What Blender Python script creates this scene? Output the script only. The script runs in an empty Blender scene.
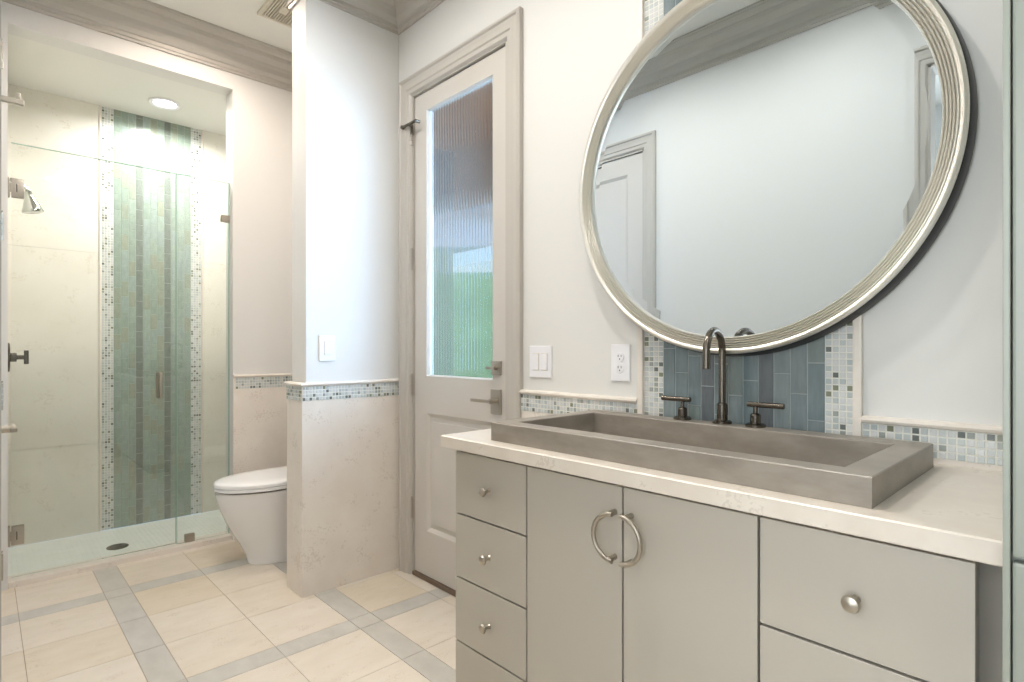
import bpy, bmesh, math, random
from mathutils import Vector, Matrix
PI = math.pi
random.seed(7)
C = bpy.context.scene.collection
sc = bpy.context.scene

# ---------------------------------------------------------------- camera
cam_d = bpy.data.cameras.new('camera'); cam = bpy.data.objects.new('camera', cam_d); C.objects.link(cam)
cam.location = (0, 0, 1.16); cam.rotation_euler = (PI/2, 0, -math.atan(530/562))
cam_d.sensor_width = 36; cam_d.lens = 562/1024*36; cam_d.shift_y = 7/1024; cam_d.clip_start = .01
sc.camera = cam
# ---------------------------------------------------------------- view, world, lights
sc.view_settings.view_transform = 'Standard'; sc.view_settings.look = 'None'
sc.view_settings.gamma = 1; sc.view_settings.use_curve_mapping = False
sc.view_settings.exposure = 0.12
w = bpy.data.worlds.new('world'); sc.world = w; w.use_nodes = True
w.node_tree.nodes['Background'].inputs[0].default_value = (.55, .74, 1, 1)
w.node_tree.nodes['Background'].inputs[1].default_value = 1.6

def area(name, loc, rot, sx, sy, power, color, shape='RECTANGLE', spread=PI):
    l = bpy.data.lights.new(name, 'AREA'); l.shape = shape; l.size = sx; l.size_y = sy
    l.energy = power; l.color = color; l.spread = spread
    o = bpy.data.objects.new(name, l); C.objects.link(o); o.location = loc; o.rotation_euler = rot
    return o
WARM = (1, .86, .70); NEUT = (1, .955, .90)
# daylight reaching the glazed door from the open side of the porch
area('daylight', (2.75, 1.15, 1.75), (0, PI/2, 0), 1.7, 1.4, 150, (.55, .76, 1))
# added fill light in the unseen hall, brightening the vanity front
area('hall_fill', (-1.27, .05, 1.45), (0, -PI/2, 0), 1.5, 1.3, 34, (.87, .94, 1))
sun_d = bpy.data.lights.new('sun', 'SUN'); sun_d.energy = 3; sun_d.angle = .05; sun_d.color = (1, .95, .86)
sun = bpy.data.objects.new('sun', sun_d); C.objects.link(sun); sun.rotation_euler = (math.radians(42), math.radians(-38), 0)
DOWNLIGHTS = [(.75, 1.90, 12.5, NEUT), (.70, .95, 10.5, NEUT), (.55, -.45, 8, NEUT), (.85, 3.12, 11.5, (1, .85, .73))]
SHOWER_W = 16.5

# ---------------------------------------------------------------- materials
def lin(c):
    c = c/255
    return c/12.92 if c <= .04045 else ((c+.055)/1.055)**2.4
def rgb(r, g, b): return (lin(r), lin(g), lin(b), 1)
def mat(name, c, rough=.5, metal=0, spec=.5, bump=0, bscale=60, vary=0, vscale=6, c2=None, stretch=None, coat=0):
    m = bpy.data.materials.new(name); m.use_nodes = True; nt = m.node_tree; b = nt.nodes['Principled BSDF']
    b.inputs['Base Color'].default_value = rgb(*c); b.inputs['Roughness'].default_value = rough
    b.inputs['Metallic'].default_value = metal; b.inputs['Specular IOR Level'].default_value = spec
    b.inputs['Coat Weight'].default_value = coat
    tc = nt.nodes.new('ShaderNodeTexCoord'); mp = nt.nodes.new('ShaderNodeMapping')
    nt.links.new(tc.outputs['Object'], mp.inputs['Vector'])
    if stretch: mp.inputs['Scale'].default_value = stretch
    if c2:
        n = nt.nodes.new('ShaderNodeTexNoise'); n.inputs['Scale'].default_value = vscale; n.inputs['Detail'].default_value = 6
        n.inputs['Roughness'].default_value = .6
        r = nt.nodes.new('ShaderNodeValToRGB'); r.color_ramp.elements[0].position = .35; r.color_ramp.elements[1].position = .68
        r.color_ramp.elements[0].color = rgb(*c); r.color_ramp.elements[1].color = rgb(*c2)
        nt.links.new(mp.outputs[0], n.inputs['Vector']); nt.links.new(n.outputs['Fac'], r.inputs[0])
        nt.links.new(r.outputs[0], b.inputs['Base Color'])
    if bump:
        n2 = nt.nodes.new('ShaderNodeTexNoise'); n2.inputs['Scale'].default_value = bscale; n2.inputs['Detail'].default_value = 3
        bp = nt.nodes.new('ShaderNodeBump'); bp.inputs['Strength'].default_value = bump; bp.inputs['Distance'].default_value = .002
        nt.links.new(mp.outputs[0], n2.inputs['Vector']); nt.links.new(n2.outputs['Fac'], bp.inputs['Height'])
        nt.links.new(bp.outputs[0], b.inputs['Normal'])
    return m
def stone(name, c, c2, spot, rough=.35, vscale=5, amount=.06, stretch=(1, 1, 1)):
    """limestone: clouded base plus small darker fossil flecks gathered in patches"""
    m = mat(name, c, rough, c2=c2, vscale=vscale, stretch=stretch); nt = m.node_tree; b = nt.nodes['Principled BSDF']
    old = b.inputs['Base Color'].links[0].from_socket
    mp = [n for n in nt.nodes if n.type == 'MAPPING'][0]
    fine = nt.nodes.new('ShaderNodeTexNoise'); fine.inputs['Scale'].default_value = 95; fine.inputs['Detail'].default_value = 4
    big = nt.nodes.new('ShaderNodeTexNoise'); big.inputs['Scale'].default_value = 9
    mul = nt.nodes.new('ShaderNodeMath'); mul.operation = 'MULTIPLY'
    rp = nt.nodes.new('ShaderNodeValToRGB'); rp.color_ramp.elements[0].position = .345; rp.color_ramp.elements[1].position = .345+amount
    mx = nt.nodes.new('ShaderNodeMix'); mx.data_type = 'RGBA'; mx.inputs[7].default_value = rgb(*spot)
    sc_ = nt.nodes.new('ShaderNodeMath'); sc_.operation = 'MULTIPLY'; sc_.inputs[1].default_value = .28
    nt.links.new(mp.outputs[0], fine.inputs['Vector']); nt.links.new(mp.outputs[0], big.inputs['Vector'])
    nt.links.new(fine.outputs['Fac'], mul.inputs[0]); nt.links.new(big.outputs['Fac'], mul.inputs[1])
    nt.links.new(mul.outputs[0], rp.inputs[0]); nt.links.new(rp.outputs[0], sc_.inputs[0])
    nt.links.new(sc_.outputs[0], mx.inputs[0]); nt.links.new(old, mx.inputs[6]); nt.links.new(mx.outputs[2], b.inputs['Base Color'])
    return m
def brushed(name, c, rough=.28, stretch=(1, 60, 60)):
    m = mat(name, c, rough, metal=1, bump=.12, bscale=30, stretch=stretch); return m

M = {}
M['wall'] = mat('wall_paint', (224, 223, 220), .6, bump=.05, bscale=300)
M['ceil'] = mat('ceiling_paint', (232, 231, 225), .7)
M['trim'] = mat('greige_trim_paint', (191, 186, 178), .38)
M['trim_door'] = mat('greige_door_paint', (205, 200, 193), .36)
M['cab'] = mat('cabinet_lacquer', (186, 180, 169), .33)
M['cab_tall'] = mat('tall_cabinet_lacquer', (158, 163, 153), .35)
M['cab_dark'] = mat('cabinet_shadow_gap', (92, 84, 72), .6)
M['stone_wall'] = stone('limestone_wall', (230, 221, 211), (236, 229, 220), (188, 174, 158), .4, 6, .012)
M['stone_shower'] = stone('limestone_shower', (228, 224, 213), (233, 230, 221), (196, 180, 158), .38, 4, .02)
M['stone_top'] = stone('limestone_counter', (219, 209, 197), (228, 220, 209), (178, 166, 150), .3, 9, .035)
M['pencil'] = mat('limestone_rail', (232, 225, 216), .35, c2=(225, 216, 205), vscale=20)
for i, (a, b_) in enumerate((((220, 207, 187), (228, 217, 200)), ((222, 211, 194), (230, 220, 205)), ((219, 206, 184), (228, 216, 198)), ((225, 215, 200), (231, 222, 209)))):
    M['floor%d' % i] = stone('limestone_floor', a, b_, (182, 160, 134), .3, 5, .02, (1.2, 2.6, 1))
M['strip'] = mat('blue_grey_floor_stone', (196, 192, 184), .32, c2=(209, 205, 197), vscale=7, stretch=(2, 1, 1))
M['grout'] = mat('grout', (172, 156, 132), .8)
M['grout_w'] = mat('mosaic_grout', (226, 226, 218), .7)
M['pan'] = mat('shower_floor_mosaic', (230, 233, 226), .3, c2=(238, 240, 234), vscale=16)
MOS = [('white', (212, 214, 214)), ('pale', (197, 203, 203)), ('aqua', (184, 193, 194)), ('grey', (158, 164, 160)), ('slate', (112, 118, 116)), ('olive', (132, 136, 116))]
MOSW = [.40, .28, .13, .09, .06, .04]
for n, c in MOS: M['mos_'+n] = mat('mosaic_'+n, c, .15, coat=.4)
GRN = [('tan', (147, 154, 138)), ('sea', (142, 157, 146)), ('mint', (149, 163, 153)), ('moss', (144, 153, 138)), ('blue', (146, 160, 155)), ('dark', (118, 125, 119))]
M['grout_g'] = mat('grey_green_grout', (158, 172, 161), .7)
for n, c in GRN:
    M['g_'+n] = mat('glass_tile_'+n, c, .13, c2=tuple(min(255, v+12) for v in c), vscale=22, stretch=(2, 2, 1), bump=.25, bscale=45, coat=.5)
VAN = [('teal', (110, 125, 129)), ('steel', (119, 131, 134)), ('sage', (116, 129, 128)), ('mist', (127, 139, 141)), ('slate', (100, 107, 112))]
M['grout_v'] = mat('grey_blue_grout', (158, 168, 168), .7)
for n, c in VAN:
    M['v_'+n] = mat('vanity_tile_'+n, c, .16, c2=tuple(min(255, v+14) for v in c), vscale=24, stretch=(4, 4, .5), bump=.2, bscale=45, coat=.5)
M['sink'] = mat('concrete_sink', (132, 124, 114), .35, c2=(154, 146, 135), vscale=7, bump=.15, bscale=80, stretch=(1, 1, 3))
M['nickel'] = brushed('brushed_nickel', (180, 173, 162), .34)
M['pewter'] = brushed('dark_pewter', (112, 106, 98), .26, (40, 40, 4))
M['chrome'] = mat('chrome', (190, 192, 188), .12, metal=1)
M['silver'] = mat('silver_leaf', (230, 227, 219), .33, metal=.92, bump=.12, bscale=90)
M['silver_dk'] = mat('silver_leaf_groove', (128, 112, 84), .4, metal=.8)
M['bronze'] = mat('dark_frame_side', (46, 46, 46), .45)
M['mirror'] = mat('mirror_glass', (226, 236, 243), .0, metal=1)
M['porc'] = mat('porcelain', (238, 238, 238), .12, coat=.6)
M['seat'] = mat('toilet_seat_plastic', (244, 245, 246), .2)
M['plastic'] = mat('white_plastic', (238, 238, 242), .3)
M['slot'] = mat('slot_black', (30, 30, 32), .6)
M['gapd'] = mat('shadow_gap', (60, 54, 48), .8)
M['vent'] = mat('vent_plastic', (214, 208, 192), .5)
M['ventd'] = mat('vent_inside', (96, 88, 70), .8)
M['bronze_th'] = mat('threshold_bronze', (118, 100, 84), .45, metal=.3)
M['lawn'] = mat('lawn', (96, 128, 84), .9, c2=(116, 146, 96), vscale=3)
M['hedge'] = mat('hedge_leaves', (96, 138, 100), .8, c2=(136, 172, 132), vscale=2.5, bump=.6, bscale=6)
M['porch_c'] = mat('porch_ceiling_boards', (208, 148, 118), .6, c2=(186, 130, 102), vscale=5, stretch=(1, 12, 1))
M['porch_b'] = mat('porch_beam', (110, 116, 122), .6)
M['porch_w'] = mat('porch_floor', (184, 170, 150), .7)
M['post'] = mat('porch_post', (96, 96, 98), .6)
M['house'] = mat('neighbour_wall', (232, 232, 236), .8)

def emis(name, c, s):
    m = bpy.data.materials.new(name); m.use_nodes = True; nt = m.node_tree; nt.nodes.remove(nt.nodes['Principled BSDF'])
    e = nt.nodes.new('ShaderNodeEmission'); e.inputs[0].default_value = (*c, 1); e.inputs[1].default_value = s
    nt.links.new(e.outputs[0], nt.nodes['Material Output'].inputs[0]); return m
M['lamp'] = emis('lamp_lens', (1, .95, .86), 9)
def thin_glass():
    m = bpy.data.materials.new('clear_glass_sheet'); m.use_nodes = True; nt = m.node_tree; nt.nodes.remove(nt.nodes['Principled BSDF'])
    t = nt.nodes.new('ShaderNodeBsdfTransparent'); t.inputs[0].default_value = (.985, .994, .989, 1)
    g = nt.nodes.new('ShaderNodeBsdfGlossy'); g.inputs['Roughness'].default_value = .0; g.inputs[0].default_value = (.95, 1, .98, 1)
    f = nt.nodes.new('ShaderNodeFresnel'); f.inputs[0].default_value = 1.5
    x = nt.nodes.new('ShaderNodeMixShader')
    nt.links.new(f.outputs[0], x.inputs[0]); nt.links.new(t.outputs[0], x.inputs[1]); nt.links.new(g.outputs[0], x.inputs[2])
    nt.links.new(x.outputs[0], nt.nodes['Material Output'].inputs[0]); return m
M['glass'] = thin_glass()
M['glass_edge'] = mat('glass_edge', (168, 200, 182), .2)
def reeded():
    m = bpy.data.materials.new('reeded_glass'); m.use_nodes = True; nt = m.node_tree; b = nt.nodes['Principled BSDF']
    b.inputs['Base Color'].default_value = (.86, .90, .94, 1); b.inputs['Roughness'].default_value = .06
    b.inputs['Transmission Weight'].default_value = 1; b.inputs['IOR'].default_value = 1.45
    t = nt.nodes.new('ShaderNodeBsdfTransparent'); t.inputs[0].default_value = (.92, .95, .98, 1)
    x = nt.nodes.new('ShaderNodeMixShader'); x.inputs[0].default_value = .5
    nt.links.new(b.outputs[0], x.inputs[1]); nt.links.new(t.outputs[0], x.inputs[2]); nt.links.new(x.outputs[0], nt.nodes['Material Output'].inputs[0])
    return m
M['reeded'] = reeded()

# ---------------------------------------------------------------- helpers
class MB:
    def __init__(s): s.v = []; s.f = []; s.m = []; s.mats = []; s.smooth = []
    def slot(s, m):
        if m not in s.mats: s.mats.append(m)
        return s.mats.index(m)
    def add(s, vs, fs, m, smooth=False):
        k = len(s.v); s.v += [tuple(v) for v in vs]; i = s.slot(m)
        for f in fs: s.f.append(tuple(k+q for q in f)); s.m.append(i); s.smooth.append(smooth)
        return s
    def box(s, x0, x1, y0, y1, z0, z1, m, b=0):
        x0, x1 = min(x0, x1), max(x0, x1); y0, y1 = min(y0, y1), max(y0, y1); z0, z1 = min(z0, z1), max(z0, z1)
        if b <= 0:
            vs = [(x0,y0,z0),(x1,y0,z0),(x1,y1,z0),(x0,y1,z0),(x0,y0,z1),(x1,y0,z1),(x1,y1,z1),(x0,y1,z1)]
            return s.add(vs, [(0,3,2,1),(4,5,6,7),(0,1,5,4),(1,2,6,5),(2,3,7,6),(3,0,4,7)], m)
        bm = bmesh.new(); bmesh.ops.create_cube(bm, size=1)
        for v in bm.verts:
            v.co = Vector(((x0+x1)/2+v.co.x*(x1-x0), (y0+y1)/2+v.co.y*(y1-y0), (z0+z1)/2+v.co.z*(z1-z0)))
        bmesh.ops.bevel(bm, geom=list(bm.edges), offset=b, segments=2, profile=.6, affect='EDGES')
        return s.bm(bm, m)
    def bm(s, bm, m, smooth=False):
        bm.verts.ensure_lookup_table(); bm.verts.index_update()
        s.add([v.co[:] for v in bm.verts], [[v.index for v in f.verts] for f in bm.faces], m, smooth); bm.free(); return s
    def lathe(s, prof, m, o=(0,0,0), ax=(0,0,1), n=32, smooth=True):
        """prof: list of (radius, height) along ax from o"""
        ax = Vector(ax).normalized(); q = Vector((0,0,1)).rotation_difference(ax); o = Vector(o)
        vs = []; fs = []
        for r, h in prof:
            for k in range(n):
                a = 2*PI*k/n; vs.append(o+q @ Vector((r*math.cos(a), r*math.sin(a), h)))
        for j in range(len(prof)-1):
            for k in range(n):
                fs.append((j*n+k, j*n+(k+1) % n, (j+1)*n+(k+1) % n, (j+1)*n+k))
        if prof[0][0] > 1e-6: fs.append(tuple(reversed(range(n))))
        if prof[-1][0] > 1e-6: fs.append(tuple((len(prof)-1)*n+k for k in range(n)))
        return s.add(vs, fs, m, smooth)
    def cyl(s, a, b, r, m, n=24, r2=None, e=0):
        a = Vector(a); b = Vector(b); L = (b-a).length; r2 = r if r2 is None else r2
        p = [(r-e, 0), (r, e), (r2, L-e), (r2-e, L)] if e else [(r, 0), (r2, L)]
        return s.lathe(p, m, a, b-a, n)
    def tube(s, pts, r, m, n=14, cap=True, sect=None):
        pts = [Vector(p) for p in pts]; vs = []; fs = []
        t0 = (pts[1]-pts[0]).normalized(); u = t0.orthogonal().normalized()
        for i, p in enumerate(pts):
            t = (pts[min(i+1, len(pts)-1)]-pts[max(i-1, 0)]).normalized()
            u = (u-t*u.dot(t)).normalized(); v = t.cross(u)
            for k in range(n):
                a = 2*PI*k/n; vs.append(p+u*r*math.cos(a)+v*r*math.sin(a))
        for j in range(len(pts)-1):
            for k in range(n): fs.append((j*n+k, j*n+(k+1) % n, (j+1)*n+(k+1) % n, (j+1)*n+k))
        if cap: fs.append(tuple(reversed(range(n)))); fs.append(tuple((len(pts)-1)*n+k for k in range(n)))
        return s.add(vs, fs, m, True)
    def loft(s, loops, m, capa=True, capb=True, smooth=True):
        n = len(loops[0]); vs = [p for l in loops for p in l]; fs = []
        for j in range(len(loops)-1):
            for k in range(n): fs.append((j*n+k, j*n+(k+1) % n, (j+1)*n+(k+1) % n, (j+1)*n+k))
        if capa: fs.append(tuple(reversed(range(n))))
        if capb: fs.append(tuple((len(loops)-1)*n+k for k in range(n)))
        return s.add(vs, fs, m, smooth)
    def build(s, name, parent=None, **kw):
        me = bpy.data.meshes.new(name); me.from_pydata(s.v, [], s.f)
        for m in s.mats: me.materials.append(m)
        me.polygons.foreach_set('material_index', s.m); me.polygons.foreach_set('use_smooth', s.smooth)
        bm = bmesh.new(); bm.from_mesh(me); bmesh.ops.recalc_face_normals(bm, faces=bm.faces); bm.to_mesh(me); bm.free()
        me.update()
        if any(s.smooth):
            try: me.set_sharp_from_angle(angle=math.radians(38))
            except Exception: pass
        o = bpy.data.objects.new(name, me); C.objects.link(o)
        if parent: o.parent = parent; o.matrix_parent_inverse = Matrix.Translation(-Vector(parent_origin(parent)))
        for k, v in kw.items(): o[k] = v
        return o
def parent_origin(p):
    return Vector(p.location) if p.type == 'EMPTY' else Vector((0, 0, 0))
def thing(name, label, cat, loc, group=None):
    o = bpy.data.objects.new(name, None); C.objects.link(o); o.location = loc; o.empty_display_size = .05
    o['label'] = label; o['category'] = cat
    if group: o['group'] = group
    return o
def struct_root(name, loc):
    o = bpy.data.objects.new(name, None); C.objects.link(o); o.location = loc; o['kind'] = 'structure'; return o
def copy_tree(o, parent=None):
    c = o.copy(); C.objects.link(c)
    if parent: c.parent = parent
    for ch in list(o.children): copy_tree(ch, c)
    return c
S = dict(kind='structure')

# ---------------------------------------------------------------- room dimensions
XR = 1.605; XL = -.015; XL2 = .048; LJ = 2.882; YB = 3.62; YF = -1.2; ZC = 3.0
PY0, PY1, PX = 2.575, 2.735, 1.102       # partition between the vanity and the toilet niche
SX0, SX1, SYB, SZ = .09, 1.50, 4.45, 2.72  # shower
FZ = -.02
# ---------------------------------------------------------------- floor
fl = MB(); fl.box(-1.3, XR+.13, YF-.1, 3.70, -.12, -.0022, M['grout'])
sx = [-.29, .419, 1.137]; sy = [-1.03, .025, 1.07, 2.118, 3.168]; g = .0011; SW = .102
xs = []  # x cells: (x0, x1, is_strip)
def cells(strips, lo, hi, ntile):
    out = []; edges = strips
    for i, a in enumerate(edges):
        b = edges[i+1] if i+1 < len(edges) else a+SW+ntile*.304
        out.append((a, a+SW, True))
        stp = (b-a-SW)/ntile
        for k in range(ntile): out.append((a+SW+k*stp, a+SW+(k+1)*stp, False))
    return [(max(p, lo), min(q, hi), s) for p, q, s in out if q > lo+.004 and p < hi-.004]
cx = cells(sx, XL-.14, XR+.01, 2); cy = cells(sy, YF, 3.635, 3)
for a, b, s1 in cx:
    for c, d, s2 in cy:
        m = M['strip'] if (s1 or s2) else M['floor%d' % random.choice((0, 1, 1, 2, 3, 3))]
        fl.box(a+g, b-g, c+g, d-g, -.0022, 0, m)
fl.build('floor', **S)
hf = MB(); hf.box(-1.3, XL-.14, YF-.1, 1.4, -.0022, 0, M['floor1']); hf.build('floor_hall', **S)
# shower floor and curb
sf = MB(); sf.box(SX0, SX1, 3.74, SYB, -.05, FZ-.003, M['grout_w'])
y = 3.745; j = 0
while y < SYB:
    x = SX0-(.025 if j % 2 else 0)
    while x < SX1:
        a, b = max(x, SX0), min(x+.0485, SX1)
        if b > a+.004: sf.box(a, b, y, min(y+.0235, SYB), FZ-.003, FZ, M['pan'])
        x += .05
    y += .025; j += 1
sf.build('floor_shower', **S)
cb = MB(); cb.box(SX0, 1.10, 3.632, 3.745, -.03, .028, M['stone_wall'], .004); cb.build('trim_curb', **S)

# ---------------------------------------------------------------- walls
DY0, DY1, DZ = 1.730, 2.448, 2.452       # door opening in the right wall
wr = MB()
wr.box(XR, XR+.12, YF, DY0, 0, ZC, M['wall']); wr.box(XR, XR+.12, DY1, SYB, 0, ZC, M['wall']); wr.box(XR, XR+.12, DY0, DY1, DZ, ZC, M['wall'])
wr.build('wall_right', **S)
wp = MB(); wp.box(PX, XR, PY0, PY1, 0, ZC, M['wall'], .004); wp.build('wall_partition', **S)
wb = MB()
wb.box(1.10, XR, YB, 3.745, 0, ZC, M['wall']); wb.box(XL, SX0, YB, 3.745, 0, ZC, M['wall']); wb.box(SX0, 1.10, YB, 3.745, SZ, ZC, M['wall'])
wb.build('wall_back', **S)
LY0, LY1, OY0, OY1 = 2.07, 2.785, -.40, .515      # closed door, and the doorway the camera stands in
wl = MB()
wl.box(XL-.12, XL, OY1, LY0, 0, ZC, M['wall']); wl.box(XL-.12, XL, LY1, YB, 0, ZC, M['wall']); wl.box(XL-.12, XL, YF, OY0, 0, ZC, M['wall'])
wl.box(XL-.12, XL, OY0, OY1, 2.452, ZC, M['wall']); wl.box(XL-.12, XL, LY0, LY1, 2.452, ZC, M['wall'])
wl.box(XL, XL2, LJ, YB, 0, 2.80, M['wall'])   # the wall steps out beyond the far door
wl.build('wall_left', **S)
wf = MB()
wf.box(XL-.12, XR, YF-.12, YF, 0, ZC, M['wall'])
wf.build('wall_front', **S)
cl = MB(); cl.box(-.09, XR+.12, YF-.12, 3.745, ZC, ZC+.1, M['ceil']); cl.build('ceiling', **S)
cs = MB(); cs.box(XL-.06, XR, 3.745, SYB+.1, SZ, SZ+.1, M['ceil']); cs.build('ceiling_shower', **S)
# hallway behind the camera
hw = MB(); hw.box(-1.4, -1.3, YF-.1, 1.4, 0, 2.7, M['wall']); hw.box(-1.3, XL-.12, YF-.12, YF-.02, 0, 2.7, M['wall']); hw.box(-1.3, XL-.12, 1.4, 1.5, 0, 2.7, M['wall'])
hw.build('wall_hall', **S)
wn = struct_root('added_window_1', (-1.3, .05, .6)); b = MB()  # added frame giving the hall fill light a source; solid wall behind
for a in ((-.65, -.60, .65, 2.25), (.70, .75, .65, 2.25), (.03, .07, .65, 2.25), (-.65, .75, .65, .70), (-.65, .75, 2.20, 2.25)): b.box(-1.30, -1.272, a[0], a[1], a[2], a[3], M['trim'])
b.build('added_window_frame', wn)
hc = MB(); hc.box(-1.4, XL-.12, YF-.1, 1.5, 2.7, 2.8, M['ceil']); hc.build('ceiling_hall', **S)

# stone shower walls (large limestone panels with fine joints)
def panels(name, axis, pos, thick, u0, u1, z0, z1, us, zs, m, gap=.0012):
    """cladding of separate slabs on a plane; axis 'x': plane x=pos, u is y; 'y': plane y=pos, u is x"""
    b = MB(); U = [u0]+[u for u in us if u0 < u < u1]+[u1]; Z = [z0]+[z for z in zs if z0 < z < z1]+[z1]
    def bx(a, b2, c, d, p0, p1, mm):
        if axis == 'x': b.box(p0, p1, a, b2, c, d, mm)
        else: b.box(a, b2, p0, p1, c, d, mm)
    bx(u0, u1, z0, z1, pos+thick*.15, pos+thick, M['grout_w'])
    for i in range(len(U)-1):
        for j in range(len(Z)-1):
            bx(U[i]+gap/2, U[i+1]-gap/2, Z[j]+gap/2, Z[j+1]-gap/2, pos, pos+thick*.9, m)
    return b.build(name, **S)
# front face of each at `pos`; the slab goes to pos+thick (into the wall)
zs6 = [.30+.61*k for k in range(5)]
panels('wall_shower_back_left', 'y', SYB, .05, SX0-.02, .545, FZ, SZ, [], [.55, 1.16, 1.77, 2.38], M['stone_shower'])
panels('wall_shower_back_right', 'y', SYB, .05, 1.157, SX1+.02, FZ, SZ, [], [.55, 1.16, 1.77, 2.38], M['stone_shower'])
panels('wall_shower_left', 'x', SX0, -.05, 3.745, SYB, FZ, SZ, [4.1], zs6, M['stone_shower'])
panels('wall_shower_right', 'x', SX1, .05, 3.745, SYB, FZ, SZ, [4.1], zs6, M['stone_shower'])

# ---------------------------------------------------------------- mosaics
def mosaic(b, axis, pos, dirn, u0, u1, z0, z1, nu=None, nz=None, cell=.0165):
    """small squares standing proud of the grout; dirn = sign of the normal"""
    nu = nu or round((u1-u0)/cell); nz = nz or round((z1-z0)/cell); du = (u1-u0)/nu; dz = (z1-z0)/nz
    gp = .0013; p0, p1 = pos, pos+dirn*.0025
    def V(u, z, p): return (p, u, z) if axis == 'x' else (u, p, z)
    b.add([V(u0, z0, p0+dirn*.001), V(u1, z0, p0+dirn*.001), V(u1, z1, p0+dirn*.001), V(u0, z1, p0+dirn*.001)], [(0, 1, 2, 3)], M['grout_w'])
    for i in range(nu):
        for j in range(nz):
            a, c = u0+i*du+gp, u0+(i+1)*du-gp; d, e = z0+j*dz+gp, z0+(j+1)*dz-gp; k = .0012
            m = M['mos_'+random.choices([n for n, _ in MOS], MOSW)[0]]
            vs = [V(a, d, p0), V(c, d, p0), V(c, e, p0), V(a, e, p0), V(a+k, d+k, p1), V(c-k, d+k, p1), V(c-k, e-k, p1), V(a+k, e-k, p1)]
            b.add(vs, [(4, 5, 6, 7), (0, 1, 5, 4), (1, 2, 6, 5), (2, 3, 7, 6), (3, 0, 4, 7)], m)
def columns(b, axis, pos, dirn, u0, u1, z0, z1, pal, dark, off, L=.20, darks=(3, 7), back=None):
    n = 11; du = (u1-u0)/n; gp = .0011; p1 = pos+dirn*.003
    def V(u, z, p): return (p, u, z) if axis == 'x' else (u, p, z)
    b.add([V(u0, z0, pos+dirn*.0015), V(u1, z0, pos+dirn*.0015), V(u1, z1, pos+dirn*.0015), V(u0, z1, pos+dirn*.0015)], [(0, 1, 2, 3)], M['grout_v' if axis == 'x' else 'grout_g'])
    for i in range(n):
        z = z0-(off[i % len(off)])*L
        while z < z1:
            d, e = max(z, z0)+gp, min(z+L, z1)-gp; a, c = u0+i*du+gp, u0+(i+1)*du-gp; k = .001
            if e > d+.004:
                m = M[dark] if i in darks else M[random.choice(pal)]
                vs = [V(a, d, pos), V(c, d, pos), V(c, e, pos), V(a, e, pos), V(a+k, d+k, p1), V(c-k, d+k, p1), V(c-k, e-k, p1), V(a+k, e-k, p1)]
                b.add(vs, [(4, 5, 6, 7), (0, 1, 5, 4), (1, 2, 6, 5), (2, 3, 7, 6), (3, 0, 4, 7)], m)
            z += L
OFF = [.55, .1, .75, .35, .9, .2, .6, .05, .45, .8, .3]
b = MB(); b.box(.545, 1.157, SYB+.006, SYB+.05, FZ, SZ, M['grout_w'])
mosaic(b, 'y', SYB+.006, -1, .561, .625, FZ, SZ, nu=4); mosaic(b, 'y', SYB+.006, -1, 1.076, 1.141, FZ, SZ, nu=4)
columns(b, 'y', SYB+.006, -1, .625, 1.076, FZ, SZ, ['g_sea', 'g_mint', 'g_blue', 'g_sea', 'g_moss', 'g_tan', 'g_sea', 'g_blue'], 'g_dark', OFF, .102)
for u in (.553, 1.149): b.tube([(u, SYB+.002, FZ), (u, SYB+.002, SZ)], .008, M['pencil'], 10)
b.build('wall_shower_back_mosaic', **S)
# behind the vanity
b = MB(); b.box(XR-.004, XR, .421, 1.077, .90, ZC-.17, M['grout_w'])
mosaic(b, 'x', XR-.004, -1, .984, 1.056, .90, 2.82, nu=4); mosaic(b, 'x', XR-.004, -1, .440, .506, .90, 2.82, nu=4)
columns(b, 'x', XR-.004, -1, .506, .984, .90, 2.82, ['v_teal', 'v_steel', 'v_sage', 'v_mist', 'v_teal'], 'v_slate', OFF, .152)
for u in (1.066, .430): b.box(XR-.018, XR-.002, u-.0105, u+.0105, .90, 2.82, M['pencil'], .005)
b.build('trim_vanity_mosaic', **S)
ZM0, ZM1, ZR = .906, .974, .992
def rail_prof(): return [(0, ZM1), (.012, ZM1), (.019, ZM1+.003), (.0215, ZM1+.009), (.019, ZM1+.015), (.012, ZR), (0, ZR)]
def rail_y(b, x, sgn, y0, y1):
    p = rail_prof(); b.loft([[(x+sgn*d, y0, z) for d, z in p], [(x+sgn*d, y1, z) for d, z in p]], M['pencil'], smooth=False)
def rail_x(b, y, sgn, x0, x1):
    p = rail_prof(); b.loft([[(x0, y+sgn*d, z) for d, z in p], [(x1, y+sgn*d, z) for d, z in p]], M['pencil'], smooth=False)
b = MB(); b.box(XR-.010, XR, .098, .4205, .0, ZM1, M['stone_wall']); b.box(XR-.010, XR, 1.0775, 1.640, .0, ZM1, M['stone_wall'])
mosaic(b, 'x', XR-.010, -1, .098, .4195, ZM0, ZM1, nz=4); mosaic(b, 'x', XR-.010, -1, 1.078, 1.640, ZM0, ZM1, nz=4)
rail_y(b, XR, -1, .098, .420); rail_y(b, XR, -1, 1.078, 1.640); b.build('trim_vanity_rail', **S)
ZM0 += .006; ZM1 += .006; ZR += .006
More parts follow.
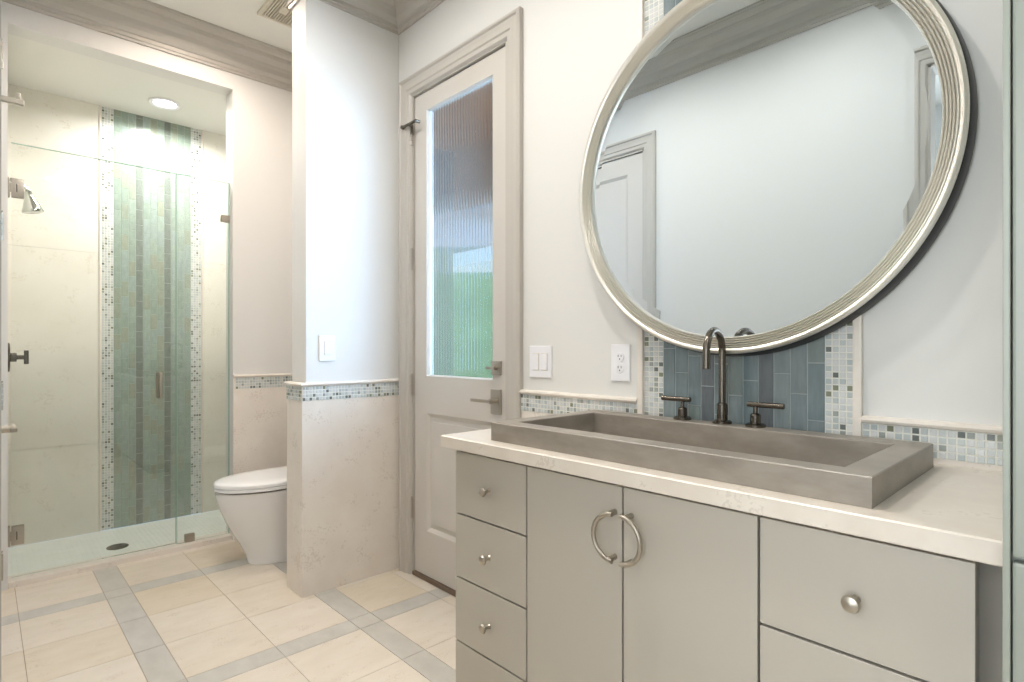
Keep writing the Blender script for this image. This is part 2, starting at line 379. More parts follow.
# partition wainscot: front, end and niche faces
T = .010; CX = PX-.022
b = MB()
b.box(CX, XR, PY0-T, PY1+T, 0, ZM1, M['stone_wall'], .002)
mosaic(b, 'y', PY0-T, -1, CX+.001, XR, ZM0, ZM1, nz=4)
mosaic(b, 'x', CX, -1, PY0-T+.001, PY1+T-.001, ZM0, ZM1, nz=4)
mosaic(b, 'y', PY1+T, 1, CX+.001, XR, ZM0, ZM1, nz=4)
p = rail_prof()
loops = []
for (px_, py_, nx, ny) in ((XR, PY0, 0, -1), (CX+.012, PY0, -1, -1), (CX+.012, PY1, -1, 1), (XR, PY1, 0, 1)):
    loops.append([(px_+nx*d, py_+ny*d, z) for d, z in p])
b.loft(loops, M['pencil'], smooth=False)
b.build('trim_partition_wainscot', **S)
# toilet niche wainscot
b = MB()
b.box(1.10, XR, YB-T, YB, 0, ZM1, M['stone_wall']); mosaic(b, 'y', YB-T, -1, 1.112, XR-T, ZM0, ZM1, nz=4); rail_x(b, YB, -1, 1.10, XR-.02)
b.box(XR-T, XR, PY1, YB-T, 0, ZM1, M['stone_wall']); mosaic(b, 'x', XR-T, -1, PY1+.02, YB-T, ZM0, ZM1, nz=4); rail_y(b, XR, -1, PY1+.02, YB)
b.build('trim_niche_wainscot', **S)

# ---------------------------------------------------------------- crown moulding, one mitred run round the room
prof = [(0, -.185), (.010, -.185), (.012, -.172), (.018, -.170), (.018, -.150), (.026, -.146), (.040, -.128), (.046, -.104), (.058, -.084),
        (.080, -.070), (.092, -.062), (.096, -.050), (.098, -.040), (.112, -.034), (.122, -.022), (.126, -.012), (.134, -.012), (.134, 0), (0, 0)]
loop = [(XL, YF), (XR, YF), (XR, PY0), (PX, PY0), (PX, PY1), (XR, PY1), (XR, YB), (XL, YB)]   # counter-clockwise; inside is to the left
b = MB(); n = len(loop); cols = []
for i in range(n):
    p0, p1, p2 = (Vector(loop[(i-1) % n]), Vector(loop[i]), Vector(loop[(i+1) % n]))
    d1 = (p1-p0).normalized(); d2 = (p2-p1).normalized(); n1 = Vector((-d1.y, d1.x)); n2 = Vector((-d2.y, d2.x))
    k = (n1+n2); k = k/(k.dot(n1))
    cols.append([(p1.x+k.x*d, p1.y+k.y*d, ZC+z) for d, z in prof])
for i in range(n):
    b.loft([cols[i], cols[(i+1) % n]], M['trim'], False, False, smooth=False)
b.build('trim_crown', **S)

# ---------------------------------------------------------------- doors
CP = [(0, 0), (0, .020), (.010, .026), (.016, .026), (.022, .019), (.040, .017), (.060, .017), (.066, .012), (.084, .012), (.090, .006), (.094, 0)]  # (inwards, out)
def casing(name, x, sgn, ya, yb, z1, parent, w=.094):
    """three-sided mitred casing round an opening ya..yb; outer edge w outside it"""
    b = MB(); L = []
    for (yy, zz, ky, kz) in ((ya-w, 0, 1, 0), (ya-w, z1+w, 1, -1), (yb+w, z1+w, -1, -1), (yb+w, 0, -1, 0)):
        L.append([(x+sgn*o, yy+ky*i, zz+kz*i) for i, o in CP])
    b.loft(L, M['trim'], True, True, smooth=False)
    return b.build(name, parent)
def frame_ring(b, x0, x1, y0, y1, z0, z1, w, m):
    b.box(x0, x1, y0, y1, z1-w, z1, m); b.box(x0, x1, y0, y1, z0, z0+w, m); b.box(x0, x1, y0, y0+w, z0+w, z1-w, m); b.box(x0, x1, y1-w, y1, z0+w, z1-w, m)
def panel_slope(b, x_out, x_in, y0, y1, z0, z1, w, m):
    """bevelled sticking from the face (x_out) down to the recess (x_in)"""
    o = [(x_out, y0, z0), (x_out, y1, z0), (x_out, y1, z1), (x_out, y0, z1)]; i = [(x_in, y0+w, z0+w), (x_in, y1-w, z0+w), (x_in, y1-w, z1-w), (x_in, y0+w, z1-w)]
    b.loft([o, i], m, False, False, False)
def hinge_knuckle(x, y, z, sgn, parent):
    b = MB()
    for k in range(5): b.cyl((x, y, z-.05+k*.0202), (x, y, z-.05+k*.0202+.0188), .0068, M['nickel'], 12)
    b.lathe([(.0001, 0), (.005, .004), (.0068, .01)], M['nickel'], (x, y, z+.05), (0, 0, 1), 12)
    b.box(x+sgn*.001, x+sgn*.006, y-.006, y+.006, z-.05, z+.05, M['nickel'])
    return b.build('hinge', parent)

# door_1: half-glazed door in the right wall
d1 = struct_root('door_1', (XR, 2.09, 0))
casing('door_casing', XR, -1, DY0, DY1+.002, DZ+.0, d1)
b = MB(); b.box(XR, XR+.12, DY0-.001, DY0+.012, 0, DZ, M['trim']); b.box(XR, XR+.12, DY1-.004, DY1+.005, 0, DZ, M['trim']); b.box(XR, XR+.12, DY0, DY1, DZ-.004, DZ+.005, M['trim'])
b.box(XR+.058, XR+.075, DY0, DY0+.022, 0, DZ, M['trim']); b.box(XR+.058, XR+.075, DY1-.022, DY1, 0, DZ, M['trim']); b.box(XR+.058, XR+.075, DY0, DY1, DZ-.022, DZ, M['trim'])
b.build('door_jamb', d1)
FX = XR+.013; BX = FX+.044; a0, a1, c0, c1 = DY0+.015, DY1-.007, .022, 2.443
gy0, gy1, gz0, gz1 = 1.838, 2.338, 1.020, 2.352
b = MB()
b.box(FX, BX, a0, gy0, c0, c1, M['trim_door']); b.box(FX, BX, gy1, a1, c0, c1, M['trim_door'])
b.box(FX, BX, gy0, gy1, gz1, c1, M['trim_door']); b.box(FX, BX, gy0, gy1, .835, gz0, M['trim_door']); b.box(FX, BX, gy0, gy1, c0, .245, M['trim_door'])
b.box(FX+.012, BX-.012, gy0, gy1, .245, .835, M['trim_door'])
panel_slope(b, FX, FX+.012, gy0, gy1, .245, .835, .018, M['trim_door'])
b.box(FX+.006, FX+.013, gy0+.040, gy1-.040, .285, .795, M['trim_door'], .003)
b.build('door_leaf', d1)
b = MB(); panel_slope(b, FX-.001, FX+.014, gy0, gy1, gz0, gz1, .007, M['trim_door']); b.build('glazing_bead', d1)
b = MB(); nn = 24; pw = (gy1-gy0)/nn; loopA = []; loopB = []
for k in range(nn*6+1):
    yy = gy0+pw*k/6; xx = FX+.019-.0030*abs(math.sin(PI*(yy-gy0)/pw)); loopA.append((xx, yy)); loopB.append((FX+.023, yy))
vs = [(x, y, gz0) for x, y in loopA]+[(x, y, gz1) for x, y in loopA]+[(x, y, gz0) for x, y in loopB]+[(x, y, gz1) for x, y in loopB]
N = len(loopA); fs = []
for k in range(N-1): fs += [(k, k+1, N+k+1, N+k), (2*N+k, 3*N+k, 3*N+k+1, 2*N+k+1), (k, 2*N+k, 2*N+k+1, k+1), (N+k, N+k+1, 3*N+k+1, 3*N+k)]
fs += [(0, N, 3*N, 2*N), (N-1, 3*N-1, 4*N-1, 2*N-1)]
b.add(vs, fs, M['reeded'], True); b.build('glass_pane', d1, label='reeded glass pane with vertical ribs')
for z in (2.25, 1.61, .97, .34): hinge_knuckle(XR-.003, DY1-.002, z, 1, d1)
b = MB()  # hinge-pin door stop
hy = DY1-.002; b.cyl((XR-.003, hy, 2.25), (XR-.003, hy, 2.30), .008, M['pewter'], 12)
b.box(XR-.034, XR-.020, hy-.075, hy+.055, 2.292, 2.302, M['pewter'], .003); b.box(XR-.034, XR, hy-.006, hy+.006, 2.292, 2.302, M['pewter'], .002)
b.cyl((XR-.034, hy+.050, 2.297), (XR-.021, hy+.050, 2.297), .010, M['pewter'], 12); b.cyl((XR-.030, hy-.070, 2.297), (XR-.004, hy-.070, 2.297), .008, M['pewter'], 12)
b.build('hinge_pin_stop', d1)
lv = MB().box(FX-.010, FX, 1.778, 1.842, .874, .982, M['nickel'], .002).build('lock_plate', d1)
b = MB(); b.cyl((FX-.010, 1.803, .932), (FX-.048, 1.803, .932), .011, M['nickel'], 18); b.box(FX-.058, FX-.046, 1.792, 1.925, .925, .939, M['nickel'], .004); b.build('lever_handle', lv)
db = MB().box(FX-.009, FX, 1.778, 1.840, 1.044, 1.104, M['nickel'], .002).build('deadbolt_plate', d1)
b = MB(); b.cyl((FX-.009, 1.806, 1.074), (FX-.028, 1.806, 1.074), .010, M['nickel'], 16); b.box(FX-.036, FX-.028, 1.792, 1.848, 1.068, 1.080, M['nickel'], .003); b.build('thumb_turn', db)
MB().box(XR-.004, XR+.10, DY0+.012, DY1-.004, .001, .020, M['bronze_th'], .004).build('threshold', d1)

# door_2: closed panel door in the left wall, seen edge-on and in the mirror
d2 = struct_root('door_2', (XL, 2.43, 0))
casing('door_casing', XL, 1, LY0, LY1, 2.452, d2)
b = MB(); b.box(XL-.12, XL, LY0-.001, LY0+.01, 0, 2.452, M['trim']); b.box(XL-.12, XL, LY1-.01, LY1+.001, 0, 2.452, M['trim']); b.box(XL-.12, XL, LY0, LY1, 2.444, 2.453, M['trim']); b.build('door_jamb', d2)
f2 = XL-.012; k2 = f2-.044; e0, e1 = LY0+.013, LY1-.013
b = MB(); b.box(k2, f2, e0, e0+.12, .01, 2.440, M['trim_door']); b.box(k2, f2, e1-.12, e1, .01, 2.440, M['trim_door'])
for za, zb in ((2.32, 2.440), (.84, 1.02), (.01, .24)): b.box(k2, f2, e0+.12, e1-.12, za, zb, M['trim_door'])
for za, zb in ((.24, .84), (1.02, 2.32)):
    b.box(k2+.01, f2-.012, e0+.12, e1-.12, za, zb, M['trim_door']); panel_slope(b, f2, f2-.012, e0+.12, e1-.12, za, zb, .02, M['trim_door'])
b.build('door_leaf', d2)
for z in (2.27, 1.62, .975, .33): hinge_knuckle(XL2+.004, LJ-.008, z, -1, d2)
lp = MB().box(f2, f2+.008, e0+.03, e0+.09, .87, .98, M['nickel'], .002).build('lock_plate', d2)
b = MB(); b.cyl((f2+.008, e0+.06, .93), (f2+.090, e0+.06, .93), .011, M['nickel'], 16); b.box(f2+.084, f2+.100, e0+.02, e0+.16, .923, .935, M['nickel'], .004); b.build('lever_handle', lp)
b = MB(); hk = 2.955; hz = 2.125
b.box(XL2, XL2+.006, hk-.022, hk+.022, hz-.035, hz+.045, M['nickel'], .002); b.box(XL2+.004, XL2+.074, hk-.008, hk+.008, hz-.004, hz+.018, M['nickel'], .003); b.box(XL2+.050, XL2+.064, hk-.008, hk+.008, hz+.016, hz+.042, M['nickel'], .003)
b.build('robe_hook', label='square brushed nickel robe hook high on the left wall before the shower', category='hook')
# door_3: cased doorway the camera stands in
d3 = struct_root('door_3', (XL, .05, 0)); casing('door_casing', XL, 1, OY0, OY1, 2.452, d3)
b = MB(); b.box(XL-.12, XL, OY0-.001, OY0+.01, 0, 2.452, M['trim']); b.box(XL-.12, XL, OY1-.01, OY1+.001, 0, 2.452, M['trim']); b.box(XL-.12, XL, OY0, OY1, 2.444, 2.453, M['trim']); b.build('door_jamb', d3)

# ---------------------------------------------------------------- outside the glazed door
b = MB(); b.box(XR+.12, 5.4, -1, 8, -.15, -.02, M['porch_w']); b.build('floor_porch', **S)
b = MB(); b.box(5.4, 30, -12, 30, -.3, -.12, M['lawn']); b.box(XR+.12, 5.4, 8, 30, -.3, -.12, M['lawn']); b.build('lawn', kind='structure')
b = MB(); b.box(XR+.12, 5.6, -1, 8, 3.22, 3.30, M['porch_c']); b.build('ceiling_porch', **S)
b = MB(); b.box(5.2, 5.4, -1, 8, 2.64, 3.22, M['porch_b'], .01); b.build('porch_beam', label='grey beam under the porch ceiling seen through the reeded glass', category='beam')
b = MB(); b.box(3.40, 3.60, 4.72, 4.95, -.02, 3.22, M['post'], .01); b.build('porch_post', label='dark grey porch post seen through the left of the reeded glass', category='post')
def hedge(x0, y0, x1, y1, h, w):
    bm = bmesh.new(); bmesh.ops.create_cube(bm, size=1); bmesh.ops.subdivide_edges(bm, edges=list(bm.edges), cuts=14, use_grid_fill=True)
    L = math.hypot(x1-x0, y1-y0); an = math.atan2(y1-y0, x1-x0); rnd = random.Random(3)
    for v in bm.verts:
        v.co = Vector((v.co.x*L, v.co.y*w, (v.co.z+.5)*h)); v.co += Vector((rnd.uniform(-.1, .1), rnd.uniform(-.1, .1), rnd.uniform(-.08, .08) if v.co.z > .05 else 0))
    bmesh.ops.rotate(bm, verts=bm.verts, cent=(0, 0, 0), matrix=Matrix.Rotation(an, 3, 'Z')); bmesh.ops.translate(bm, verts=bm.verts, vec=((x0+x1)/2, (y0+y1)/2, -.12))
    return MB().bm(bm, M['hedge'], True)
hedge(6, 14, 14, 5, 3.05, 1.2).build('hedge', label='bright green hedge in the garden seen through the reeded glass', category='hedge')
b = MB(); b.box(17, 17.5, 4, 24, -.12, 5.2, M['house']); b.build('garden_wall', label='pale wall beyond the green hedge outside the reeded glass', category='wall')

# ---------------------------------------------------------------- ceiling fittings
for i, (x, y, pw, lc) in enumerate(DOWNLIGHTS):
    t = thing('recessed_light', ['round recessed ceiling light over the door end of the room', 'round recessed ceiling light in front of the vanity', 'round recessed ceiling light beside the tall cabinet', 'round recessed ceiling light over the toilet'][i], 'ceiling light', (x, y, ZC), 'recessed lights of the main ceiling')
    b = MB(); b.lathe([(.078, -.001), (.080, -.006), (.074, -.010), (.058, -.007), (.055, .0)], M['plastic'], (x, y, ZC)); b.build('trim_ring', t)
    b = MB(); b.lathe([(.055, -.003), (.001, -.003)], M['lamp'], (x, y, ZC)); b.build('lens', t)
    area('downlight', (x, y, ZC-.02), (0, 0, 0), .12, .12, pw, lc, 'DISK', 2.8)
LX, LY = .848, 4.119
t = thing('recessed_light', 'round glowing recessed light in the shower ceiling', 'ceiling light', (LX, LY, SZ))
b = MB(); b.lathe([(.088, -.001), (.090, -.006), (.084, -.012), (.066, -.008), (.062, .0)], M['plastic'], (LX, LY, SZ)); b.build('trim_ring', t)
b = MB(); b.lathe([(.062, -.003), (.001, -.003)], M['lamp'], (LX, LY, SZ)); b.build('lens', t)
area('shower_downlight', (LX, LY, SZ-.02), (0, 0, 0), .12, .12, SHOWER_W, (1, .985, .95), 'DISK', 2.9)
# ceiling vent
vx0, vx1, vy0, vy1 = 1.095, 1.285, 2.93, 3.195
t = thing('ceiling_vent', 'square slatted exhaust vent in the ceiling over the toilet niche', 'vent', ((vx0+vx1)/2, (vy0+vy1)/2, ZC))
MB().box(vx0+.012, vx1-.012, vy0+.012, vy1-.012, ZC-.004, ZC-.0005, M['ventd']).build('vent_back', t)
b = MB()
for a in ((vx0, vx1, vy0, vy0+.014), (vx0, vx1, vy1-.014, vy1), (vx0, vx0+.014, vy0+.014, vy1-.014), (vx1-.014, vx1, vy0+.014, vy1-.014)): b.box(*a, ZC-.016, ZC-.0005, M['vent'])
b.build('vent_frame', t)
b = MB(); ns = 12
for k in range(ns):
    xx = vx0+.02+(vx1-vx0-.04)*k/(ns-1); b.box(xx-.0032, xx+.0032, vy0+.014, vy1-.014, ZC-.014, ZC-.002, M['vent'])
b.build('louvres', t)
MB().box((vx0+vx1)/2-.022, (vx0+vx1)/2+.022, (vy0+vy1)/2-.03, (vy0+vy1)/2+.03, ZC-.018, ZC-.006, M['vent'], .003).build('centre_cover', t)

# ---------------------------------------------------------------- vanity
VX = 1.041; CF = 1.02; CZ0, CZ1 = .858, .894
t = thing('vanity_cabinet', 'long flat-front greige vanity cabinet with drawers and two doors under the counter', 'cabinet', (1.3, .74, 0))
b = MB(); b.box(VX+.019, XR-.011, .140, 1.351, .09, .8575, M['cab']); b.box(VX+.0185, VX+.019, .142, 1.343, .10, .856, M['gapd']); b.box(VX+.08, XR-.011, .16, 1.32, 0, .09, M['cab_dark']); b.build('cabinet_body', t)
MB().box(VX+.11, VX+.125, .098, .140, .09, .8575, M['cab']).build('filler_strip', t)
def knob(x, y, z, parent, r=.0135):
    b = MB(); b.lathe([(.008, 0), (.0055, .004), (.0048, .012), (.0065, .018), (r*.9, .021), (r, .025), (r*.86, .030), (r*.45, .0325), (.0005, .033)], M['nickel'], (x, y, z), (-1, 0, 0), 24)
    return b.build('knob', parent)
def front(name, y0, y1, z0, z1): return MB().box(VX, VX+.018, y0, y1, z0, z1, M['cab'], .0012).build(name, t)
for z0, z1, kz in ((.6665, .849, .757), (.4755, .6615, .567), (.2835, .4705, .375), (.10, .2785, .19)):
    o = front('drawer', 1.0505, 1.352, z0, z1); knob(VX, 1.198, kz, o)
for z0, z1, kz in ((.6555, .849, .748), (.378, .6505, .515), (.10, .373, .237)):
    o = front('drawer', .131, .4390, z0, z1); knob(VX, .284, kz, o, .0145)
def dhandle(yc, sg, parent):
    b = MB(); x = VX-.028; zc = .740; r = .052
    pts = [(x, yc+sg*r*math.sin(a), zc+r*math.cos(a)) for a in [PI*k/24 for k in range(25)]]
    b.tube(pts, .0055, M['nickel'], 12)
    for a in (.22, PI-.22):
        py, pz = yc+sg*r*math.sin(a), zc+r*math.cos(a); b.cyl((VX, py, pz), (x, py, pz), .0062, M['nickel'], 12, e=.001)
    b.build('ring_handle', parent)
dhandle(.752, 1, front('door', .7460, 1.0455, .10, .849)); dhandle(.731, -1, front('door', .4440, .7410, .10, .849))
hx0, hx1, hy0, hy1 = 1.105, 1.492, .305, 1.185      # cut-out the sink drops into
b = MB()
def ring(z, d): return [(CF+d, .0955+d, z), (XR-.011, .0955+d, z), (XR-.011, 1.400-d, z), (CF+d, 1.400-d, z)]
def hole(z): return [(hx0, hy0, z), (hx1, hy0, z), (hx1, hy1, z), (hx0, hy1, z)]
b.loft([hole(CZ1), hole(CZ0), ring(CZ0, .002), ring(CZ0+.002, 0), ring(CZ1-.003, 0), ring(CZ1, .003), hole(CZ1)], M['stone_top'], False, False, smooth=False)
o = b.build('countertop', label='cream limestone vanity countertop with thick front edge', category='countertop')

# concrete trough sink
SXF, SXB, SY0, SY1, SZ1 = 1.068, 1.544, .267, 1.220, .947
ix0, ix1, iy0, iy1 = 1.125, 1.472, .325, 1.165; bz = .868
outer = [(SXF, SY0), (SXB, SY0), (SXB, SY1), (SXF, SY1)]; inner = [(ix0, iy0), (ix1, iy0), (ix1, iy1), (ix0, iy1)]; k = .004; e = .002
def L(r, z, d=0):
    (xa, ya), _, (xb, yb), _ = r; return [(xa+d, ya+d, z), (xb-d, ya+d, z), (xb-d, yb-d, z), (xa+d, yb-d, z)]
b = MB(); b.loft([L(inner, CZ0+.001, -.010), L(inner, CZ1+.0005, -.012), L(outer, CZ1+.0005), L(outer, SZ1-e), L(outer, SZ1, e), L(inner, SZ1, -e), L(inner, SZ1-e), L(inner, bz+.004, .006), L(inner, bz, .012)], M['sink'], True, True, smooth=False)
t = thing('trough_sink', 'long rectangular grey concrete trough sink on the counter', 'sink', ((SXF+SXB)/2, (SY0+SY1)/2, CZ1))
b.build('basin', t)
b = MB(); b.lathe([(.024, 0), (.024, .003), (.018, .004), (.001, .003)], M['pewter'], (1.30, .745, bz)); b.build('drain', t)

# faucet: spout and two lever valves
fx, fy = 1.522, .748
t = thing('faucet', 'dark pewter gooseneck faucet with two lever handles on the back rim of the trough sink', 'faucet', (fx, fy, SZ1))
MB().lathe([(.026, 0), (.026, .006), (.022, .009), (.0145, .010), (.0145, .054), (.012, .057), (.0095, .058)], M['pewter'], (fx, fy, SZ1+.0003)).build('spout_base', t)
th = math.radians(7); r = .060; zc = SZ1+.201; dx, dy = -math.cos(th), -math.sin(th)
pts = [(fx, fy, SZ1+.05), (fx, fy, SZ1+.12), (fx, fy, zc-.02)]+[(fx+dx*(r-r*math.cos(a)), fy+dy*(r-r*math.cos(a)), zc+r*math.sin(a)) for a in [PI*k/22 for k in range(23)]]
pts += [(fx+dx*2*r, fy+dy*2*r, zc-.02), (fx+dx*2*r, fy+dy*2*r, zc-.034)]
sp = MB().tube(pts, .0098, M['pewter'], 18).build('spout', t)
MB().cyl((fx+dx*2*r, fy+dy*2*r, zc-.030), (fx+dx*2*r, fy+dy*2*r, zc-.044), .0106, M['pewter'], 18, e=.001).build('aerator', sp)
for yy, a0_, a1_ in ((.872, .846, .941), (.654, .676, .579)):
    hd = MB().lathe([(.026, 0), (.026, .006), (.021, .009), (.0135, .010), (.0135, .032), (.011, .035), (.006, .037), (.006, .054)], M['pewter'], (fx, yy, SZ1+.0003)).build('handle', t)
    MB().cyl((fx, a0_, SZ1+.060), (fx, a1_, SZ1+.060), .0075, M['pewter'], 18, e=.001).build('lever', hd)

# ---------------------------------------------------------------- mirror
my, mz = .745, 1.685
t = thing('wall_mirror', 'large round mirror in a ribbed silver frame above the sink', 'mirror', (XR, my, mz))
X0 = XR-.006
fr = MB()
R0 = .531; ridges = [(R0, .050), (R0+.003, .058), (R0-.001, .066)]
P_ = [(.535, 0), (.540, .010), (.538, .050)]
fr.lathe([(.500, .001), (.5465, .001), (.5495, .012), (.5445, .052), (.5405, .056)], M['bronze'], (X0, my, mz), (-1, 0, 0), 128)
fr.f = fr.f[:-2]; fr.m = fr.m[:-2]; fr.smooth = fr.smooth[:-2]
fr.build('frame_side', t)
fr = MB(); pr = [(.5415, .050), (.542, .058), (.5395, .064), (.534, .0665), (.529, .065), (.525, .061)]
for k in range(5):
    rr = .525-k*.0066; pr += [(rr, .0570-k*.002), (rr-.0008, .0625-k*.0022), (rr-.0028, .0650-k*.0022), (rr-.0050, .0625-k*.0022), (rr-.0059, .0570-k*.002)]
pr += [(.4925, .046), (.4915, .036)]
fr.lathe(pr, M['silver'], (X0, my, mz), (-1, 0, 0), 192)
fr.f = fr.f[:-2]; fr.m = fr.m[:-2]; fr.smooth = fr.smooth[:-2]
fr.build('frame', t)
gl = MB(); gl.lathe([(.494, .036), (.4935, .0412), (.466, .0416), (.0005, .0416)], M['mirror'], (X0, my, mz), (-1, 0, 0), 128, smooth=False)
gl.build('mirror_glass', t)

# ---------------------------------------------------------------- tall cabinet at the right edge
t = thing('tall_cabinet', 'tall grey-green linen cabinet at the right edge of the counter', 'cabinet', (1.28, -.27, 0))
b = MB(); b.box(.985, XR-.001, -.62, .091, .0, 2.75, M['cab_tall']); b.build('cabinet_body', t)
MB().box(.962, .985, .0862, .0938, .0, 2.75, M['cab_tall'], .0015).build('end_stile', t)
for z0, z1 in ((.02, .884), (.890, 2.73)):
    MB().box(.966, .985, -.27, .0848, z0, z1, M['cab_tall'], .004).build('door', t); MB().box(.966, .985, -.615, -.273, z0, z1, M['cab_tall'], .004).build('door', t)

# ---------------------------------------------------------------- switches and outlet
def plate(axis, pos, u0, u1, z0, z1, name, label, cat, rockers):
    """axis 'x': on the plane x=pos facing -x; axis 'y': plane y=pos facing -y"""
    uc = (u0+u1)/2; loc = (pos, uc, (z0+z1)/2) if axis == 'x' else (uc, pos, (z0+z1)/2)
    t = thing(name, label, cat, loc)
    def bx(b, a, c, d, e, p0, p1, m, bv=0):
        if axis == 'x': b.box(pos-p1, pos-p0, a, c, d, e, m, bv)
        else: b.box(a, c, pos-p1, pos-p0, d, e, m, bv)
        return b
    b = MB(); bx(b, u0, u1, z0, z1, 0, .006, M['plastic'], .0022); b.build('wall_plate', t)
    zc = (z0+z1)/2
    for r in rockers:
        if name == 'light_switch':
            b = MB(); bx(b, r-.0175, r+.0175, zc-.034, zc+.034, .0055, .0066, M['vent']); bx(b, r-.0155, r+.0155, zc-.032, zc+.032, .006, .0095, M['plastic'], .002); b.build('rocker', t)
    if name == 'power_outlet':
        for s in (-1, 1):
            zz = zc+s*.0195; b = MB()
            ax_ = (-1, 0, 0); b.lathe([(.0168, .0055), (.0168, .0078), (.016, .0085), (.0005, .0085)], M['plastic'], (pos, uc, zz), ax_, 24)
            for q in (-.0062, .0062): b.box(pos-.0090, pos-.0084, uc+q-.0011, uc+q+.0011, zz+.0005, zz+.0085, M['slot'])
            b.lathe([(.0024, .0084), (.0024, .0090)], M['slot'], (pos, uc, zz-.0065), ax_, 10)
            b.build('socket', t)
        b = MB(); b.lathe([(.0028, .006), (.0028, .0072), (.0005, .0075)], M['plastic'], (pos, uc, zc), (-1, 0, 0), 10); b.build('screw', t)
    return t
plate('x', XR, 1.474, 1.594, 1.044, 1.168, 'light_switch', 'white double rocker light switch on the wall beside the glazed door', 'light switch', (1.511, 1.557))
plate('x', XR, 1.114, 1.192, 1.046, 1.172, 'power_outlet', 'white power outlet on the wall left of the round mirror', 'outlet', ())
plate('y', PY0, 1.166, 1.246, 1.098, 1.220, 'light_switch', 'white single rocker light switch on the partition wall', 'light switch', (1.206,))

# ---------------------------------------------------------------- toilet
TY = 3.170
def egg(xf, xb, hw, z, n=48, p=2.2, yc=TY):
    """plan outline: rounded towards -x (front), squarer to the back"""
    L_ = []; xm = xf+(xb-xf)*.52
    for k in range(n):
        a = 2*PI*k/n; c, s = math.cos(a), math.sin(a)
        if c < 0: x = xm+(xm-xf)*c; yy = hw*s
        else:
            x = xm+(xb-xm)*(abs(c)**.55); yy = hw*(1 if s > 0 else -1)*(abs(s)**.75)
        L_.append((x, yc+yy, z))
    return L_
t = thing('toilet', 'white one-piece skirted toilet with closed lid beyond the partition wall', 'toilet', (1.3, TY, 0))
b = MB(); lo = []
for z, xf, hw in ((.001, 1.057, .118), (.010, 1.053, .121), (.03, 1.050, .121), (.06, 1.040, .123), (.12, 1.010, .129), (.18, .975, .140), (.24, .945, .153), (.30, .920, .166), (.35, .905, .176), (.385, .897, .182), (.398, .896, .184), (.402, .900, .180)):
    lo.append(egg(xf-.016, 1.55, hw+.004, z*1.02))
b.loft(lo, M['porc'], True, True); b.build('bowl', t)
b = MB(); b.loft([egg(0.884, 1.42, 0.182, 0.4105), egg(0.880, 1.42, 0.185, 0.4125), egg(0.880, 1.42, 0.185, 0.4140)], M['gapd'], True, True); b.build('seat_shadow_seam', t)  # dark layer painting the shadow line between bowl and seat
b = MB(); b.loft([egg(0.881, 1.42, .183, 0.4145), egg(0.876, 1.42, .187, 0.4170), egg(0.876, 1.42, .187, 0.4300), egg(0.880, 1.42, .184, 0.4330)], M['seat'], True, True); b.build('toilet_seat', t)
b = MB(); b.loft([egg(0.880, 1.42, .184, 0.4345), egg(0.875, 1.42, .188, 0.4370), egg(0.875, 1.42, .188, 0.4510), egg(0.881, 1.42, .182, 0.4580), egg(0.903, 1.41, .165, 0.4625), egg(0.958, 1.38, .12, 0.4650)], M['seat'], True, True); b.build('toilet_lid', t)
b = MB(); b.box(1.40, 1.594, TY-.19, TY+.19, .39, .70, M['porc'], .02); b.box(1.392, 1.594, TY-.197, TY+.197, .702, .735, M['porc'], .008); b.build('tank', t)

# ---------------------------------------------------------------- shower fittings
GY = 3.685
t = thing('shower_door', 'frameless clear glass shower door with nickel hinges and pull', 'glass door', (.455, GY, .03))
MB().box(.104, .812, GY-.005, GY+.005, .036, 2.165, M['glass']).build('door_glass', t)
b = MB(); b.box(.104, .812, GY-.0052, GY+.0052, 2.1645, 2.1665, M['glass_edge']); b.box(.8115, .8130, GY-.005, GY+.005, .036, 2.165, M['glass_edge']); b.build('polished_edge', t)
for z in (1.945, .24):
    b = MB(); b.box(SX0+.001, SX0+.010, GY-.026, GY+.026, z-.046, z+.046, M['nickel'], .002)
    b.box(.104, .152, GY-.014, GY-.0055, z-.046, z+.046, M['nickel'], .002); b.box(.104, .152, GY+.0055, GY+.014, z-.046, z+.046, M['nickel'], .002)
    b.cyl((.103, GY-.009, z-.022), (.103, GY-.009, z+.022), .007, M['nickel'], 12); b.box(.122, .126, GY-.0150, GY-.0138, z-.02, z+.02, M['pewter'])
    b.build('glass_hinge', t)
b = MB(); hx = .730
for s in (-1, 1):
    b.tube([(hx, GY+s*.005, .885), (hx, GY+s*.034, .885), (hx, GY+s*.042, .893), (hx, GY+s*.042, 1.007), (hx, GY+s*.034, 1.015), (hx, GY+s*.005, 1.015)], .0095, M['nickel'], 12)
b.build('pull_handle', t)
t = thing('glass_panel', 'narrow fixed clear glass shower panel beside the toilet niche', 'glass panel', (.96, GY, .03))
MB().box(.818, 1.098, GY-.005, GY+.005, .029, 2.165, M['glass']).build('panel_glass', t)
b = MB(); b.box(.818, 1.098, GY-.0052, GY+.0052, 2.1645, 2.1665, M['glass_edge']); b.box(.8170, .8185, GY-.005, GY+.005, .030, 2.165, M['glass_edge']); b.box(1.0965, 1.0990, GY-.006, GY+.006, .030, 2.165, M['glass_edge']); b.build('polished_edge', t)
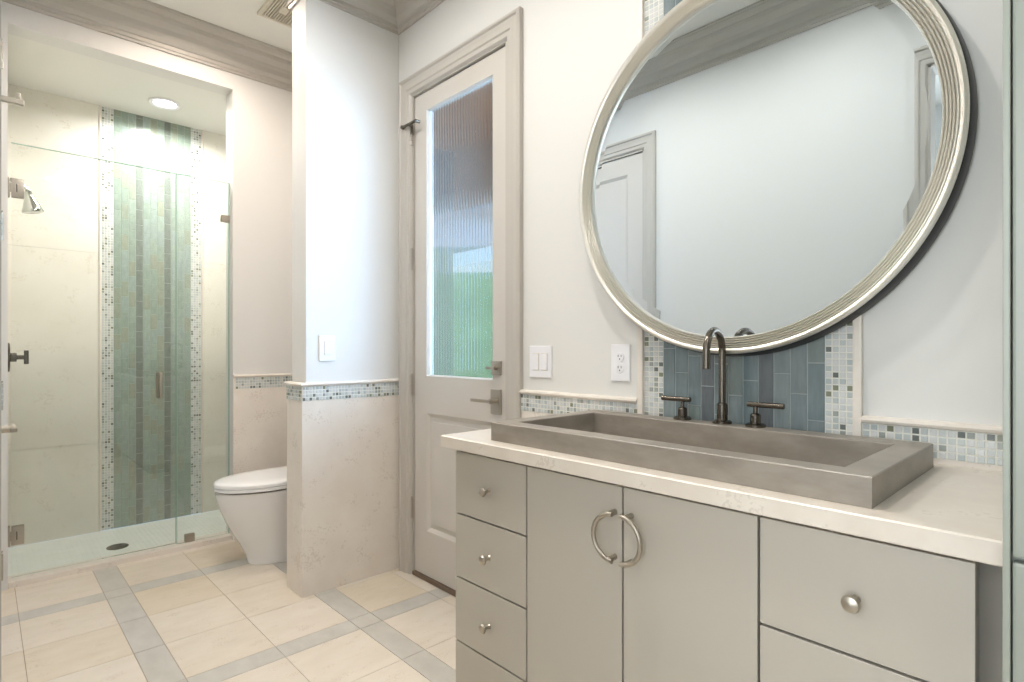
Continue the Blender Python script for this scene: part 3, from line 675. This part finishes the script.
for a in ((.858, .908, .029, .074), (1.052, 1.098, 1.925, 1.965)):
    b = MB(); b.box(a[0], a[1], GY-.013, GY-.0055, a[2], a[3], M['nickel'], .002); b.box(a[0], a[1], GY+.0055, GY+.013, a[2], a[3], M['nickel'], .002); b.build('glass_clamp', t)
# shower head
hy_ = 4.02
t = thing('wall_shower', 'chrome bell-shaped shower head on a short arm from the left shower wall', 'shower', (SX0, hy_, 2.02))
MB().lathe([(.030, 0), (.030, .004), (.020, .010), (.011, .012)], M['chrome'], (SX0, hy_, 2.06), (1, 0, 0), 24).build('flange', t)
MB().tube([(SX0, hy_, 2.06), (SX0+.03, hy_, 2.06), (SX0+.055, hy_, 2.052), (SX0+.075, hy_, 2.037), (SX0+.092, hy_, 2.010)], .010, M['chrome'], 12).build('shower_arm', t)
MB().lathe([(.010, 0), (.017, .008), (.015, .018), (.020, .034), (.031, .065), (.044, .100), (.0485, .112), (.0475, .118), (.040, .120), (.001, .116)], M['chrome'], (SX0+.090, hy_, 2.015), (.20, 0, -1), 32).build('shower_head', t)
# shower valve
vy = 4.02; vz = 1.11
t = thing('shower_valve', 'dark metal shower valve with a crossbar handle on the left shower wall', 'shower valve', (SX0, vy, vz))
MB().lathe([(.078, 0), (.078, .015), (.074, .018), (.026, .019)], M['pewter'], (SX0, vy, vz), (1, 0, 0), 40).build('escutcheon', t)
MB().lathe([(.024, .018), (.024, .045), (.020, .044), (.012, .046), (.012, .078)], M['pewter'], (SX0, vy, vz), (1, 0, 0), 28).build('valve_stem', t)
MB().cyl((SX0+.085, vy, vz-.037), (SX0+.085, vy, vz+.037), .0105, M['pewter'], 18, e=.001).build('cross_handle', t)
# drain
b = MB(); b.lathe([(.055, -.002), (.055, .003), (.051, .005), (.001, .004)], M['pewter'], (.585, 4.03, FZ), n=36)
for k in range(12):
    a = 2*PI*k/12; b.cyl((.585+.033*math.cos(a), 4.03+.033*math.sin(a), FZ+.0045), (.585+.033*math.cos(a), 4.03+.033*math.sin(a), FZ+.0052), .004, M['slot'], 8)
b.build('shower_drain', label='round dark metal drain in the pale shower floor', category='drain')
